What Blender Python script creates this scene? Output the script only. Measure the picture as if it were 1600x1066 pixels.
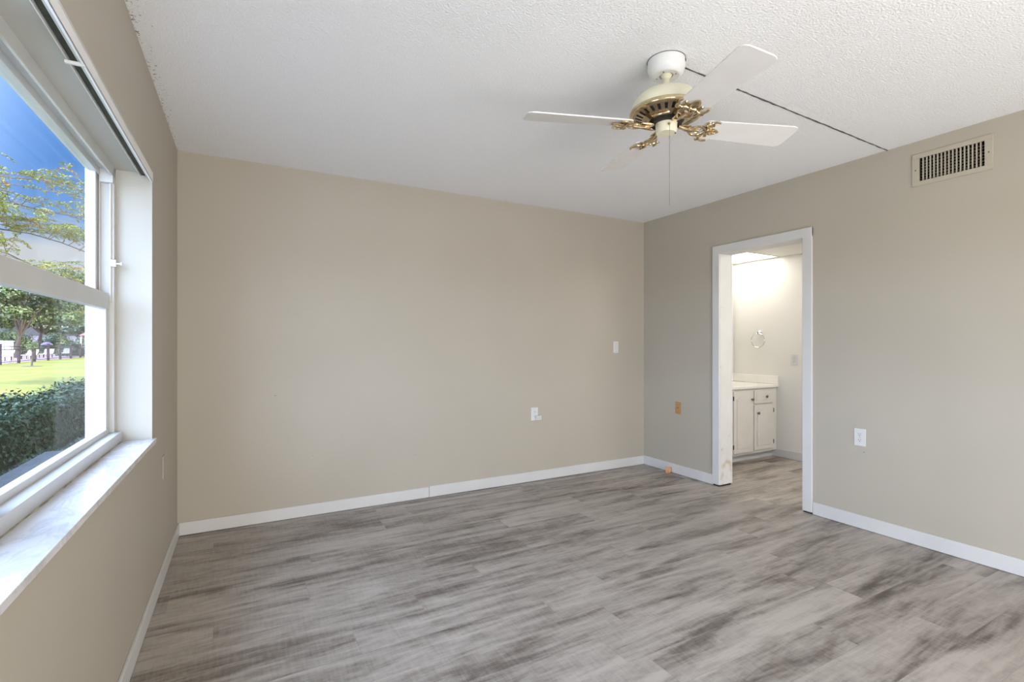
import bpy, bmesh, math, random
import numpy as np
from mathutils import Vector, Matrix
rnd = random.Random(7)
PI = math.pi
for o in list(bpy.data.objects):
    bpy.data.objects.remove(o)
scn = bpy.context.scene
COL = scn.collection

# ---------------------------------------------------------------- camera
cd = bpy.data.cameras.new('camera')
cam = bpy.data.objects.new('camera', cd)
COL.objects.link(cam)
cam.location = (0.337, 0.0, 1.22)
cam.rotation_euler = (math.radians(90), 0, math.radians(-28.75))
cd.sensor_width = 36.0
cd.lens = 36.0 * 780 / 1600
cd.shift_y = 3.5 / 1600
cd.clip_start = 0.02
cd.clip_end = 500
scn.camera = cam

# ---------------------------------------------------------------- exposure
scn.view_settings.view_transform = 'Standard'
scn.view_settings.look = 'None'
scn.view_settings.gamma = 1
scn.view_settings.use_curve_mapping = False
scn.view_settings.exposure = 0.07

SKY_BLUE = .86        # clear part of the sky, north
SKY_WEST = 8.8       # bright hazy western sky
SUN_E = 6.0
BATH_L = 7.5

# ---------------------------------------------------------------- world
def N(nt, t, **kw):
    n = nt.nodes.new(t)
    for k, v in kw.items():
        if k in n.inputs:
            n.inputs[k].default_value = v
        else:
            setattr(n, k, v)
    return n

w = bpy.data.worlds.new('sky_world')
scn.world = w
w.use_nodes = True
nt = w.node_tree
nt.nodes.clear()
L = nt.links.new
tc = N(nt, 'ShaderNodeTexCoord')
sep = N(nt, 'ShaderNodeSeparateXYZ'); L(tc.outputs['Generated'], sep.inputs[0])
ramp = N(nt, 'ShaderNodeValToRGB')
cr = ramp.color_ramp
cr.elements[0].position = 0.0;  cr.elements[0].color = (.62, .72, .90, 1)
cr.elements[1].position = 0.60; cr.elements[1].color = (.08, .27, .85, 1)
e = cr.elements.new(0.10); e.color = (.42, .60, .90, 1)
e = cr.elements.new(0.22); e.color = (.14, .38, .95, 1)
L(sep.outputs['Z'], ramp.inputs[0])
# clouds, flattened bands near the horizon
mp = N(nt, 'ShaderNodeMapping'); mp.inputs['Scale'].default_value = (1, 1, 3.2)
mp.inputs['Location'].default_value = (0.3, .2, 0.4)
L(tc.outputs['Generated'], mp.inputs[0])
nz = N(nt, 'ShaderNodeTexNoise', Scale=3.0, Detail=7.0, Roughness=.58); L(mp.outputs[0], nz.inputs['Vector'])
cm = N(nt, 'ShaderNodeMapRange'); cm.inputs['From Min'].default_value = .50; cm.inputs['From Max'].default_value = .64
L(nz.outputs['Fac'], cm.inputs[0])
hz = N(nt, 'ShaderNodeMapRange'); hz.inputs['From Min'].default_value = .165; hz.inputs['From Max'].default_value = .14
L(sep.outputs['Z'], hz.inputs[0])
mxm = N(nt, 'ShaderNodeMath', operation='MAXIMUM'); L(cm.outputs[0], mxm.inputs[0]); L(hz.outputs[0], mxm.inputs[1])
lowz = N(nt, 'ShaderNodeMapRange'); lowz.inputs['From Min'].default_value = .25; lowz.inputs['From Max'].default_value = .19
L(sep.outputs['Z'], lowz.inputs[0])
cml = N(nt, 'ShaderNodeMath', operation='MULTIPLY'); L(mxm.outputs[0], cml.inputs[0]); L(lowz.outputs[0], cml.inputs[1])
mix = N(nt, 'ShaderNodeMixRGB'); L(cml.outputs[0], mix.inputs[0]); L(ramp.outputs[0], mix.inputs[1])
mix.inputs[2].default_value = (.80, .82, .90, 1)
# bright haze in the west and south-west
dot = N(nt, 'ShaderNodeVectorMath', operation='DOT_PRODUCT'); L(tc.outputs['Generated'], dot.inputs[0])
dot.inputs[1].default_value = (-.92, -.28, .28)
wr = N(nt, 'ShaderNodeMapRange', interpolation_type='SMOOTHSTEP'); wr.inputs['From Min'].default_value = .0; wr.inputs['From Max'].default_value = .75
L(dot.outputs['Value'], wr.inputs[0])
up = N(nt, 'ShaderNodeMapRange'); up.inputs['From Min'].default_value = -.02; up.inputs['From Max'].default_value = .05
L(sep.outputs['Z'], up.inputs[0])
wm = N(nt, 'ShaderNodeMath', operation='MULTIPLY'); L(wr.outputs[0], wm.inputs[0]); L(up.outputs[0], wm.inputs[1])
bg1 = N(nt, 'ShaderNodeBackground', Strength=SKY_BLUE); L(mix.outputs[0], bg1.inputs[0])
bg2 = N(nt, 'ShaderNodeBackground', Strength=SKY_WEST); bg2.inputs[0].default_value = (.70, .88, 1.30, 1)
ms = N(nt, 'ShaderNodeMixShader'); L(wm.outputs[0], ms.inputs[0]); L(bg1.outputs[0], ms.inputs[1]); L(bg2.outputs[0], ms.inputs[2])
wo = N(nt, 'ShaderNodeOutputWorld'); L(ms.outputs[0], wo.inputs[0])

# ---------------------------------------------------------------- sun
sd = bpy.data.lights.new('sun', 'SUN'); sd.energy = SUN_E; sd.angle = math.radians(.6); sd.color = (1, .95, .86)
so = bpy.data.objects.new('sun', sd); COL.objects.link(so)
SUN_FROM = Vector((.62, -.5, .76))
so.rotation_euler = SUN_FROM.to_track_quat('Z', 'Y').to_euler()
so.location = (6, -6, 9)

# left wall runs very slightly out of square; its things are built in its own frame
LW = Matrix.Translation((0, 3.785, 0)) @ Matrix.Rotation(math.radians(-.64), 4, 'Z') @ Matrix.Translation((0, -3.785, 0))
# portals tell the renderer where the sky enters (they give no light of their own)
for (py0, py1) in ((.55, 2.823), (-2.05, -.25)):
    pd = bpy.data.lights.new('window_portal', 'AREA'); pd.shape = 'RECTANGLE'
    pd.size = 1.2; pd.size_y = py1 - py0; pd.energy = 1; pd.cycles.is_portal = True
    po = bpy.data.objects.new('window_portal', pd); COL.objects.link(po)
    po.matrix_world = LW @ Matrix.Translation((-.27, (py0 + py1) / 2, 1.38)) @ Matrix.Rotation(-PI / 2, 4, 'Y')

# unseen fill lights, added to brighten the ceiling and the vanity
def area(name, loc, aim, sx, sy, watts, color):
    d = bpy.data.lights.new(name, 'AREA'); d.shape = 'RECTANGLE'; d.size = sx; d.size_y = sy; d.energy = watts; d.color = color
    o = bpy.data.objects.new(name, d); COL.objects.link(o); o.location = loc
    o.rotation_euler = (Vector(loc) - Vector(aim)).to_track_quat('Z', 'Y').to_euler()
    return o
area('added_ceiling_fill', (1.6, -1.65, .40), (1.5, 3.0, 2.44), 3.0, 1.9, 172, (1.0, .95, .90))
area('added_vanity_fill', (4.75, 1.35, 2.12), (4.85, 2.9, .6), .8, .5, 34, (1, .95, .88))

# ================================================================ materials
def pbsdf(name, color, rough=.5, metal=0., spec=.5, build=None):
    m = bpy.data.materials.new(name); m.use_nodes = True
    nt = m.node_tree
    b = nt.nodes['Principled BSDF']
    b.inputs['Base Color'].default_value = (*color, 1)
    b.inputs['Roughness'].default_value = rough
    b.inputs['Metallic'].default_value = metal
    b.inputs['Specular IOR Level'].default_value = spec
    if build:
        build(nt, b)
    return m

def var_color(nt, b, c1, c2, scale=8., detail=3., lo=.35, hi=.65, vscale=(1, 1, 1), bump=0., bdist=.002, bscale=None):
    tc = N(nt, 'ShaderNodeTexCoord'); mp = N(nt, 'ShaderNodeMapping'); mp.inputs['Scale'].default_value = vscale
    nt.links.new(tc.outputs['Object'], mp.inputs[0])
    nz = N(nt, 'ShaderNodeTexNoise', Scale=scale, Detail=detail); nt.links.new(mp.outputs[0], nz.inputs['Vector'])
    mr = N(nt, 'ShaderNodeMapRange'); mr.inputs['From Min'].default_value = lo; mr.inputs['From Max'].default_value = hi
    nt.links.new(nz.outputs['Fac'], mr.inputs[0])
    mx = N(nt, 'ShaderNodeMixRGB'); mx.inputs[1].default_value = (*c1, 1); mx.inputs[2].default_value = (*c2, 1)
    nt.links.new(mr.outputs[0], mx.inputs[0]); nt.links.new(mx.outputs[0], b.inputs['Base Color'])
    if bump:
        n2 = N(nt, 'ShaderNodeTexNoise', Scale=bscale or scale * 8, Detail=3.)
        nt.links.new(mp.outputs[0], n2.inputs['Vector'])
        bp = N(nt, 'ShaderNodeBump', Strength=bump, Distance=bdist); nt.links.new(n2.outputs['Fac'], bp.inputs['Height'])
        nt.links.new(bp.outputs[0], b.inputs['Normal'])
    return mx

def vmat(name, c1, c2, rough=.5, metal=0., **kw):
    return pbsdf(name, c1, rough, metal, build=lambda nt, b: var_color(nt, b, c1, c2, **kw))

M = {}
M['wall'] = vmat('wall_paint', (.440, .405, .334), (.455, .419, .348), .6, scale=2., bump=.12, bdist=.001, bscale=220)
M['bath_wall'] = vmat('bathroom_wall_paint', (.76, .745, .70), (.78, .765, .72), .6, scale=2., bump=.1, bdist=.001, bscale=220)
M['reveal'] = vmat('reveal_paint', (.46, .445, .385), (.48, .465, .405), .6, scale=3., bump=.15, bdist=.001, bscale=180)
M['trim'] = vmat('trim_paint', (.62, .62, .605), (.65, .65, .64), .38, scale=4., bump=.05, bdist=.001, bscale=60)
M['white_metal'] = vmat('white_aluminium', (.56, .565, .55), (.60, .605, .585), .38, scale=5., lo=.3, hi=.7)
M['plastic'] = vmat('white_plastic', (.65, .655, .64), (.69, .695, .68), .3, scale=20.)
M['dark'] = vmat('dark_recess', (.012, .010, .008), (.03, .026, .02), .9, scale=20.)
M['scuff'] = vmat('wall_scuff', (.25, .22, .18), (.32, .28, .23), .8, scale=60.)
M['slot'] = vmat('dark_slot', (.06, .06, .055), (.09, .09, .085), .7, scale=60.)
M['track_dark'] = vmat('headrail_slot', (.02, .024, .014), (.035, .04, .022), .6, scale=40.)
M['fan_white'] = vmat('fan_white_enamel', (.80, .80, .79), (.84, .84, .83), .35, scale=10.)
M['fan_cream'] = vmat('fan_cream_enamel', (.75, .72, .54), (.79, .76, .59), .35, scale=10.)
M['blade'] = vmat('fan_blade_white', (.73, .72, .71), (.76, .75, .74), .42, scale=12.)
M['brass'] = vmat('polished_brass', (.58, .46, .28), (.74, .61, .40), .15, 1.0, scale=30.)
M['brass_dull'] = vmat('aged_brass', (.44, .34, .23), (.58, .46, .33), .27, 1.0, scale=40.)
M['chain'] = vmat('chain_steel', (.30, .28, .24), (.36, .34, .3), .4, .8, scale=80.)
M['chrome'] = pbsdf('chrome', (.78, .78, .78), .12, 1.0)
M['knob'] = vmat('pewter_knob', (.13, .11, .09), (.2, .17, .14), .35, .7, scale=60.)
M['vanity'] = vmat('vanity_paint', (.72, .70, .65), (.76, .74, .69), .4, scale=6., bump=.06, bdist=.001, bscale=50)
M['counter'] = vmat('cultured_marble', (.84, .82, .76), (.88, .86, .81), .15, scale=5.)
M['vent'] = vmat('vent_enamel', (.455, .418, .340), (.475, .436, .358), .45, scale=20.)
M['tan'] = vmat('tan_plate', (.40, .22, .09), (.50, .29, .12), .45, scale=90.)
M['wood'] = vmat('raw_wood', (.50, .22, .09), (.70, .40, .20), .6, scale=30., vscale=(1, 4, 1))
M['mirror'] = pbsdf('mirror_glass', (.93, .94, .93), .02, 1.0)
M['grey_stucco'] = vmat('outside_stucco', (.42, .40, .37), (.5, .48, .44), .8, scale=6., bump=.3, bdist=.01, bscale=60)
M['ledge'] = vmat('outside_ledge', (.035, .04, .045), (.05, .055, .06), .9, scale=20.)
M['ledge'].node_tree.nodes['Principled BSDF'].inputs['Specular IOR Level'].default_value = .1

def build_marble(nt, b):
    tc = N(nt, 'ShaderNodeTexCoord')
    mp = N(nt, 'ShaderNodeMapping'); mp.inputs['Scale'].default_value = (2.2, 1, 1); mp.inputs['Rotation'].default_value = (0, 0, .5)
    nt.links.new(tc.outputs['Object'], mp.inputs[0])
    n1 = N(nt, 'ShaderNodeTexNoise', Scale=4., Detail=8., Roughness=.65, Distortion=1.4); nt.links.new(mp.outputs[0], n1.inputs['Vector'])
    r = N(nt, 'ShaderNodeValToRGB'); cr = r.color_ramp
    cr.elements[0].position = .40; cr.elements[0].color = (.72, .71, .725, 1)
    cr.elements[1].position = .66; cr.elements[1].color = (.71, .70, .695, 1)
    e = cr.elements.new(.50); e.color = (.57, .56, .58, 1)
    e = cr.elements.new(.54); e.color = (.67, .66, .67, 1)
    nt.links.new(n1.outputs['Fac'], r.inputs[0]); nt.links.new(r.outputs[0], b.inputs['Base Color'])
M['marble'] = pbsdf('sill_marble', (.8, .8, .8), .14, build=build_marble)

def build_glass():
    m = bpy.data.materials.new('window_glass'); m.use_nodes = True
    nt = m.node_tree; nt.nodes.clear()
    gm = N(nt, 'ShaderNodeNewGeometry')
    io = N(nt, 'ShaderNodeMapRange'); io.inputs['To Min'].default_value = 1.06; io.inputs['To Max'].default_value = 1 / 1.06
    nt.links.new(gm.outputs['Backfacing'], io.inputs[0])
    fr = N(nt, 'ShaderNodeFresnel'); nt.links.new(io.outputs[0], fr.inputs['IOR'])
    tr = N(nt, 'ShaderNodeBsdfTransparent'); tr.inputs[0].default_value = (.94, .96, .95, 1)
    gl = N(nt, 'ShaderNodeBsdfGlossy', Roughness=.0)
    gl.inputs[0].default_value = (1, 1, 1, 1)
    mx = N(nt, 'ShaderNodeMixShader'); o = N(nt, 'ShaderNodeOutputMaterial')
    nt.links.new(fr.outputs[0], mx.inputs[0]); nt.links.new(tr.outputs[0], mx.inputs[1]); nt.links.new(gl.outputs[0], mx.inputs[2])
    nt.links.new(mx.outputs[0], o.inputs[0])
    return m
M['glass'] = build_glass()

def build_diffuser():
    m = bpy.data.materials.new('light_diffuser'); m.use_nodes = True
    nt = m.node_tree; nt.nodes.clear()
    em = N(nt, 'ShaderNodeEmission', Strength=BATH_L); em.inputs[0].default_value = (1, .95, .87, 1)
    o = N(nt, 'ShaderNodeOutputMaterial'); nt.links.new(em.outputs[0], o.inputs[0])
    return m
M['diffuser'] = build_diffuser()

def build_ceiling(nt, b):
    tc = N(nt, 'ShaderNodeTexCoord')
    n1 = N(nt, 'ShaderNodeTexNoise', Scale=125., Detail=3., Roughness=.55); nt.links.new(tc.outputs['Object'], n1.inputs['Vector'])
    mr = N(nt, 'ShaderNodeMapRange'); mr.inputs['From Min'].default_value = .35; mr.inputs['From Max'].default_value = .7
    nt.links.new(n1.outputs['Fac'], mr.inputs[0])
    bp = N(nt, 'ShaderNodeBump', Strength=.42, Distance=.007); nt.links.new(mr.outputs[0], bp.inputs['Height'])
    nt.links.new(bp.outputs[0], b.inputs['Normal'])
    # dark specks gathered along the window wall
    sp = N(nt, 'ShaderNodeSeparateXYZ'); nt.links.new(tc.outputs['Object'], sp.inputs[0])
    near = N(nt, 'ShaderNodeMapRange'); near.inputs['From Min'].default_value = .09; near.inputs['From Max'].default_value = -.03
    nt.links.new(sp.outputs['X'], near.inputs[0])
    n2 = N(nt, 'ShaderNodeTexNoise', Scale=70., Detail=4., Roughness=.7); nt.links.new(tc.outputs['Object'], n2.inputs['Vector'])
    ad = N(nt, 'ShaderNodeMath', operation='MULTIPLY_ADD'); ad.inputs[1].default_value = .22
    nt.links.new(near.outputs[0], ad.inputs[0]); nt.links.new(n2.outputs['Fac'], ad.inputs[2])
    m2 = N(nt, 'ShaderNodeMapRange'); m2.inputs['From Min'].default_value = .745; m2.inputs['From Max'].default_value = .80
    nt.links.new(ad.outputs[0], m2.inputs[0])
    nb = N(nt, 'ShaderNodeMixRGB'); nb.inputs[1].default_value = (.865, .88, .90, 1); nb.inputs[2].default_value = (.92, .935, .955, 1)
    nt.links.new(mr.outputs[0], nb.inputs[0])
    mx = N(nt, 'ShaderNodeMixRGB'); nt.links.new(m2.outputs[0], mx.inputs[0]); nt.links.new(nb.outputs[0], mx.inputs[1]); mx.inputs[2].default_value = (.22, .18, .16, 1)
    nt.links.new(mx.outputs[0], b.inputs['Base Color'])
M['ceiling'] = pbsdf('popcorn_ceiling', (.8, .8, .8), .9, build=build_ceiling, spec=.2)

def build_floor(nt, b):
    lk = nt.links.new
    tc = N(nt, 'ShaderNodeTexCoord'); sp = N(nt, 'ShaderNodeSeparateXYZ'); lk(tc.outputs['Object'], sp.inputs[0])
    PW, PL = .182, 1.22
    row = N(nt, 'ShaderNodeMath', operation='DIVIDE'); lk(sp.outputs['Y'], row.inputs[0]); row.inputs[1].default_value = PW
    rf = N(nt, 'ShaderNodeMath', operation='FLOOR'); lk(row.outputs[0], rf.inputs[0])
    wn = N(nt, 'ShaderNodeTexWhiteNoise', noise_dimensions='1D'); lk(rf.outputs[0], wn.inputs['W'])
    col = N(nt, 'ShaderNodeMath', operation='DIVIDE'); lk(sp.outputs['X'], col.inputs[0]); col.inputs[1].default_value = PL
    ca = N(nt, 'ShaderNodeMath', operation='ADD'); lk(col.outputs[0], ca.inputs[0]); lk(wn.outputs['Value'], ca.inputs[1])
    cf = N(nt, 'ShaderNodeMath', operation='FLOOR'); lk(ca.outputs[0], cf.inputs[0])
    pid = N(nt, 'ShaderNodeMath', operation='MULTIPLY_ADD'); lk(cf.outputs[0], pid.inputs[0]); pid.inputs[1].default_value = 17.31; lk(rf.outputs[0], pid.inputs[2])
    w2 = N(nt, 'ShaderNodeTexWhiteNoise', noise_dimensions='1D'); lk(pid.outputs[0], w2.inputs['W'])
    # per plank offset of the print
    off = N(nt, 'ShaderNodeVectorMath', operation='SCALE'); lk(w2.outputs['Color'], off.inputs[0]); off.inputs['Scale'].default_value = .35
    va = N(nt, 'ShaderNodeVectorMath', operation='ADD'); lk(tc.outputs['Object'], va.inputs[0]); lk(off.outputs[0], va.inputs[1])
    def noise(scale, vs, detail, rough=.6, dist=0.):
        mp = N(nt, 'ShaderNodeMapping'); mp.inputs['Scale'].default_value = vs; lk(va.outputs[0], mp.inputs[0])
        n = N(nt, 'ShaderNodeTexNoise', Scale=scale, Detail=detail, Roughness=rough, Distortion=dist); lk(mp.outputs[0], n.inputs['Vector'])
        return n.outputs['Fac']
    big = noise(1.0, (1.1, 8.5, 1), 5., .62, .5)
    fine = noise(1.0, (6., 55., 1), 5., .65)
    saw = noise(1.0, (90., 9., 1), 3., .6)
    blot = noise(1.0, (5., 16., 1), 6., .7, .6)
    def madd(a, k, c):
        n = N(nt, 'ShaderNodeMath', operation='MULTIPLY_ADD'); lk(a, n.inputs[0]); n.inputs[1].default_value = k
        if hasattr(c, 'links'): lk(c, n.inputs[2])
        else: n.inputs[2].default_value = c
        return n.outputs[0]
    s = madd(big, 1.40, -.64)
    s = madd(fine, .36, s)
    s = madd(blot, .60, s)
    s = madd(saw, .22, s)
    s = madd(w2.outputs['Value'], .07, s)
    r = N(nt, 'ShaderNodeValToRGB'); cr = r.color_ramp
    cr.elements[0].position = .36; cr.elements[0].color = (.085, .068, .056, 1)
    cr.elements[1].position = .90; cr.elements[1].color = (.46, .415, .365, 1)
    e = cr.elements.new(.50); e.color = (.19, .160, .136, 1)
    e = cr.elements.new(.66); e.color = (.325, .287, .250, 1)
    lk(s, r.inputs[0])
    # plank joints
    def joint(frac_out, wdt):
        f = N(nt, 'ShaderNodeMath', operation='FRACT'); lk(frac_out, f.inputs[0])
        g = N(nt, 'ShaderNodeMath', operation='LESS_THAN'); lk(f.outputs[0], g.inputs[0]); g.inputs[1].default_value = wdt
        return g.outputs[0]
    j = N(nt, 'ShaderNodeMath', operation='MAXIMUM'); lk(joint(row.outputs[0], .009), j.inputs[0]); lk(joint(ca.outputs[0], .0016), j.inputs[1])
    jm = N(nt, 'ShaderNodeMath', operation='MULTIPLY'); lk(j.outputs[0], jm.inputs[0]); jm.inputs[1].default_value = .25
    mx = N(nt, 'ShaderNodeMixRGB'); lk(jm.outputs[0], mx.inputs[0]); lk(r.outputs[0], mx.inputs[1]); mx.inputs[2].default_value = (.07, .055, .045, 1)
    lk(mx.outputs[0], b.inputs['Base Color'])
    rr = N(nt, 'ShaderNodeMapRange'); lk(blot, rr.inputs[0]); rr.inputs['To Min'].default_value = .36; rr.inputs['To Max'].default_value = .52
    lk(rr.outputs[0], b.inputs['Roughness'])
    bp = N(nt, 'ShaderNodeBump', Strength=.25, Distance=.001); lk(fine, bp.inputs['Height']); lk(bp.outputs[0], b.inputs['Normal'])
M['floor'] = pbsdf('grey_oak_vinyl', (.3, .28, .26), .42, build=build_floor)

def leafmat(name, c1, c2, c3, rough=.45, trans=.0, scale=9.):
    def bld(nt, b):
        tc = N(nt, 'ShaderNodeTexCoord')
        n = N(nt, 'ShaderNodeTexNoise', Scale=scale, Detail=4., Roughness=.8); nt.links.new(tc.outputs['Object'], n.inputs['Vector'])
        r = N(nt, 'ShaderNodeValToRGB'); cr = r.color_ramp
        cr.elements[0].position = .36; cr.elements[0].color = (*c1, 1)
        cr.elements[1].position = .66; cr.elements[1].color = (*c3, 1)
        e = cr.elements.new(.5); e.color = (*c2, 1)
        nt.links.new(n.outputs['Fac'], r.inputs[0]); nt.links.new(r.outputs[0], b.inputs['Base Color'])
    return pbsdf(name, c2, rough, build=bld)
M['hedge'] = leafmat('hedge_leaves', (.014, .032, .016), (.032, .062, .028), (.085, .12, .07), .35, scale=14.)
M['hedge'].node_tree.nodes['Principled BSDF'].inputs['Specular IOR Level'].default_value = .25
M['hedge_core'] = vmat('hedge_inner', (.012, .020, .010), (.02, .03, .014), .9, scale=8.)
M['poin'] = leafmat('feathery_leaves', (.13, .17, .035), (.33, .36, .07), (.44, .22, .08), .5, scale=3.4)
M['bark'] = vmat('bark', (.10, .075, .06), (.17, .13, .10), .9, scale=12., bump=.4, bdist=.02, bscale=30)
M['twig'] = vmat('twig_bark', (.13, .09, .07), (.2, .15, .11), .9, scale=12.)
M['tree_a'] = leafmat('tree_leaves_olive', (.05, .09, .02), (.13, .18, .045), (.36, .36, .22), .35, scale=1.3)
M['tree_b'] = leafmat('tree_leaves_dark', (.03, .06, .015), (.08, .12, .035), (.24, .25, .15), .35, scale=1.3)
M['core'] = vmat('crown_inner', (.015, .024, .010), (.03, .04, .015), .9, scale=1.)
M['lawn'] = vmat('lawn_grass', (.175, .195, .022), (.30, .255, .05), .9, scale=.35, detail=6., lo=.3, hi=.7, bump=.6, bdist=.05, bscale=12)
M['deck'] = vmat('pink_paving', (.50, .33, .42), (.72, .56, .64), .8, scale=.6, detail=5.)
M['deck_white'] = vmat('white_paving', (.78, .78, .80), (.86, .86, .88), .8, scale=.6)
M['fence'] = vmat('dark_bronze_fence', (.05, .03, .035), (.08, .05, .055), .5, scale=6.)
M['pinkroof'] = vmat('pink_roof', (.62, .34, .33), (.70, .42, .40), .7, scale=3.)
M['pale_wall'] = vmat('pale_stucco', (.66, .60, .60), (.74, .70, .70), .8, scale=1.5)
M['white_box'] = vmat('white_panel', (.8, .8, .84), (.86, .86, .9), .6, scale=2.)
M['violet'] = vmat('violet_canvas', (.24, .18, .48), (.34, .28, .60), .8, scale=3.)

# ================================================================ mesh helpers
class MB:
    """collects shapes into ONE mesh"""
    def __init__(s): s.bm = bmesh.new()
    def box(s, x0, x1, y0, y1, z0, z1, bev=0., seg=2):
        x0, x1 = sorted((x0, x1)); y0, y1 = sorted((y0, y1)); z0, z1 = sorted((z0, z1))
        r = bmesh.ops.create_cube(s.bm, size=1.0)
        for v in r['verts']:
            v.co = Vector(((x0 + x1) / 2 + v.co.x * (x1 - x0), (y0 + y1) / 2 + v.co.y * (y1 - y0), (z0 + z1) / 2 + v.co.z * (z1 - z0)))
        if bev:
            es = list({e for v in r['verts'] for e in v.link_edges})
            bmesh.ops.bevel(s.bm, geom=es, offset=bev, segments=seg, affect='EDGES', profile=.5)
        return s
    def obox(s, mat, sx, sy, sz, bev=0., seg=2):
        r = bmesh.ops.create_cube(s.bm, size=1.0)
        vs = r['verts']
        for v in vs: v.co = Vector((v.co.x * sx, v.co.y * sy, v.co.z * sz))
        if bev:
            es = list({e for v in vs for e in v.link_edges})
            g = bmesh.ops.bevel(s.bm, geom=es, offset=bev, segments=seg, affect='EDGES', profile=.5)
            vs = list({v for f in g['faces'] for v in f.verts} | {v for v in vs if v.is_valid})
        for v in vs: v.co = mat @ v.co
        return s
    def lathe(s, prof, c=(0, 0, 0), n=48, mat=None):
        """prof: (radius, z) list; radius 0 ends close"""
        rings = []
        for (r, z) in prof:
            if r <= 1e-6:
                rings.append([s.bm.verts.new((0, 0, z))])
            else:
                rings.append([s.bm.verts.new((r * math.cos(2 * PI * i / n), r * math.sin(2 * PI * i / n), z)) for i in range(n)])
        for a, b in zip(rings[:-1], rings[1:]):
            for i in range(n):
                j = (i + 1) % n
                if len(a) == 1 and len(b) == 1: continue
                if len(a) == 1: s.bm.faces.new((a[0], b[j], b[i]))
                elif len(b) == 1: s.bm.faces.new((a[i], a[j], b[0]))
                else: s.bm.faces.new((a[i], a[j], b[j], b[i]))
        for ring in rings:
            for v in ring:
                p = mat @ v.co if mat else v.co
                v.co = p + Vector(c)
        return s
    def tube(s, pts, r, n=8, closed=False):
        pts = [Vector(p) for p in pts]
        rs = r if isinstance(r, (list, tuple)) else [r] * len(pts)
        rings = []
        up = None
        for i, p in enumerate(pts):
            if closed: t = pts[(i + 1) % len(pts)] - pts[i - 1]
            else: t = pts[min(i + 1, len(pts) - 1)] - pts[max(i - 1, 0)]
            t.normalize()
            if up is None:
                up = Vector((0, 0, 1)) if abs(t.z) < .9 else Vector((1, 0, 0))
            a = (up - t * up.dot(t)).normalized(); b = t.cross(a); up = a
            rings.append([s.bm.verts.new(p + (a * math.cos(2 * PI * k / n) + b * math.sin(2 * PI * k / n)) * rs[i]) for k in range(n)])
        m = len(rings)
        for i in range(m if closed else m - 1):
            A, B = rings[i], rings[(i + 1) % m]
            for k in range(n):
                l = (k + 1) % n
                s.bm.faces.new((A[k], A[l], B[l], B[k]))
        if not closed:
            s.bm.faces.new(list(reversed(rings[0]))); s.bm.faces.new(rings[-1])
        return s
    def prism(s, poly, depth, mat):
        """poly in local xy, extruded from z=0 to depth, then moved by mat"""
        a = [s.bm.verts.new(mat @ Vector((x, y, 0))) for x, y in poly]
        b = [s.bm.verts.new(mat @ Vector((x, y, depth))) for x, y in poly]
        s.bm.faces.new(list(reversed(a))); s.bm.faces.new(b)
        for i in range(len(poly)):
            j = (i + 1) % len(poly)
            s.bm.faces.new((a[i], a[j], b[j], b[i]))
        return s
    def build(s, name, mat, parent=None, xf=None, smooth=False, angle=35):
        if xf is not None: bmesh.ops.transform(s.bm, matrix=xf, verts=s.bm.verts)
        bmesh.ops.recalc_face_normals(s.bm, faces=s.bm.faces)
        me = bpy.data.meshes.new(name); s.bm.to_mesh(me); s.bm.free()
        me.materials.append(mat)
        if smooth:
            for p in me.polygons: p.use_smooth = True
            try: me.set_sharp_from_angle(angle=math.radians(angle))
            except Exception: pass
        o = bpy.data.objects.new(name, me); COL.objects.link(o)
        if parent is not None:
            o.parent = parent
            o.matrix_parent_inverse = parent.matrix_world.inverted()
        return o

def tag(o, label=None, cat=None, group=None, kind=None):
    if label: o['label'] = label
    if cat: o['category'] = cat
    if group: o['group'] = group
    if kind: o['kind'] = kind
    return o

def empty(name, loc, label=None, cat=None, group=None, kind=None):
    o = bpy.data.objects.new(name, None); COL.objects.link(o)
    o.location = loc; o.empty_display_size = .1
    o.matrix_world = Matrix.Translation(loc)
    bpy.context.view_layer.update()
    return tag(o, label, cat, group, kind)

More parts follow.
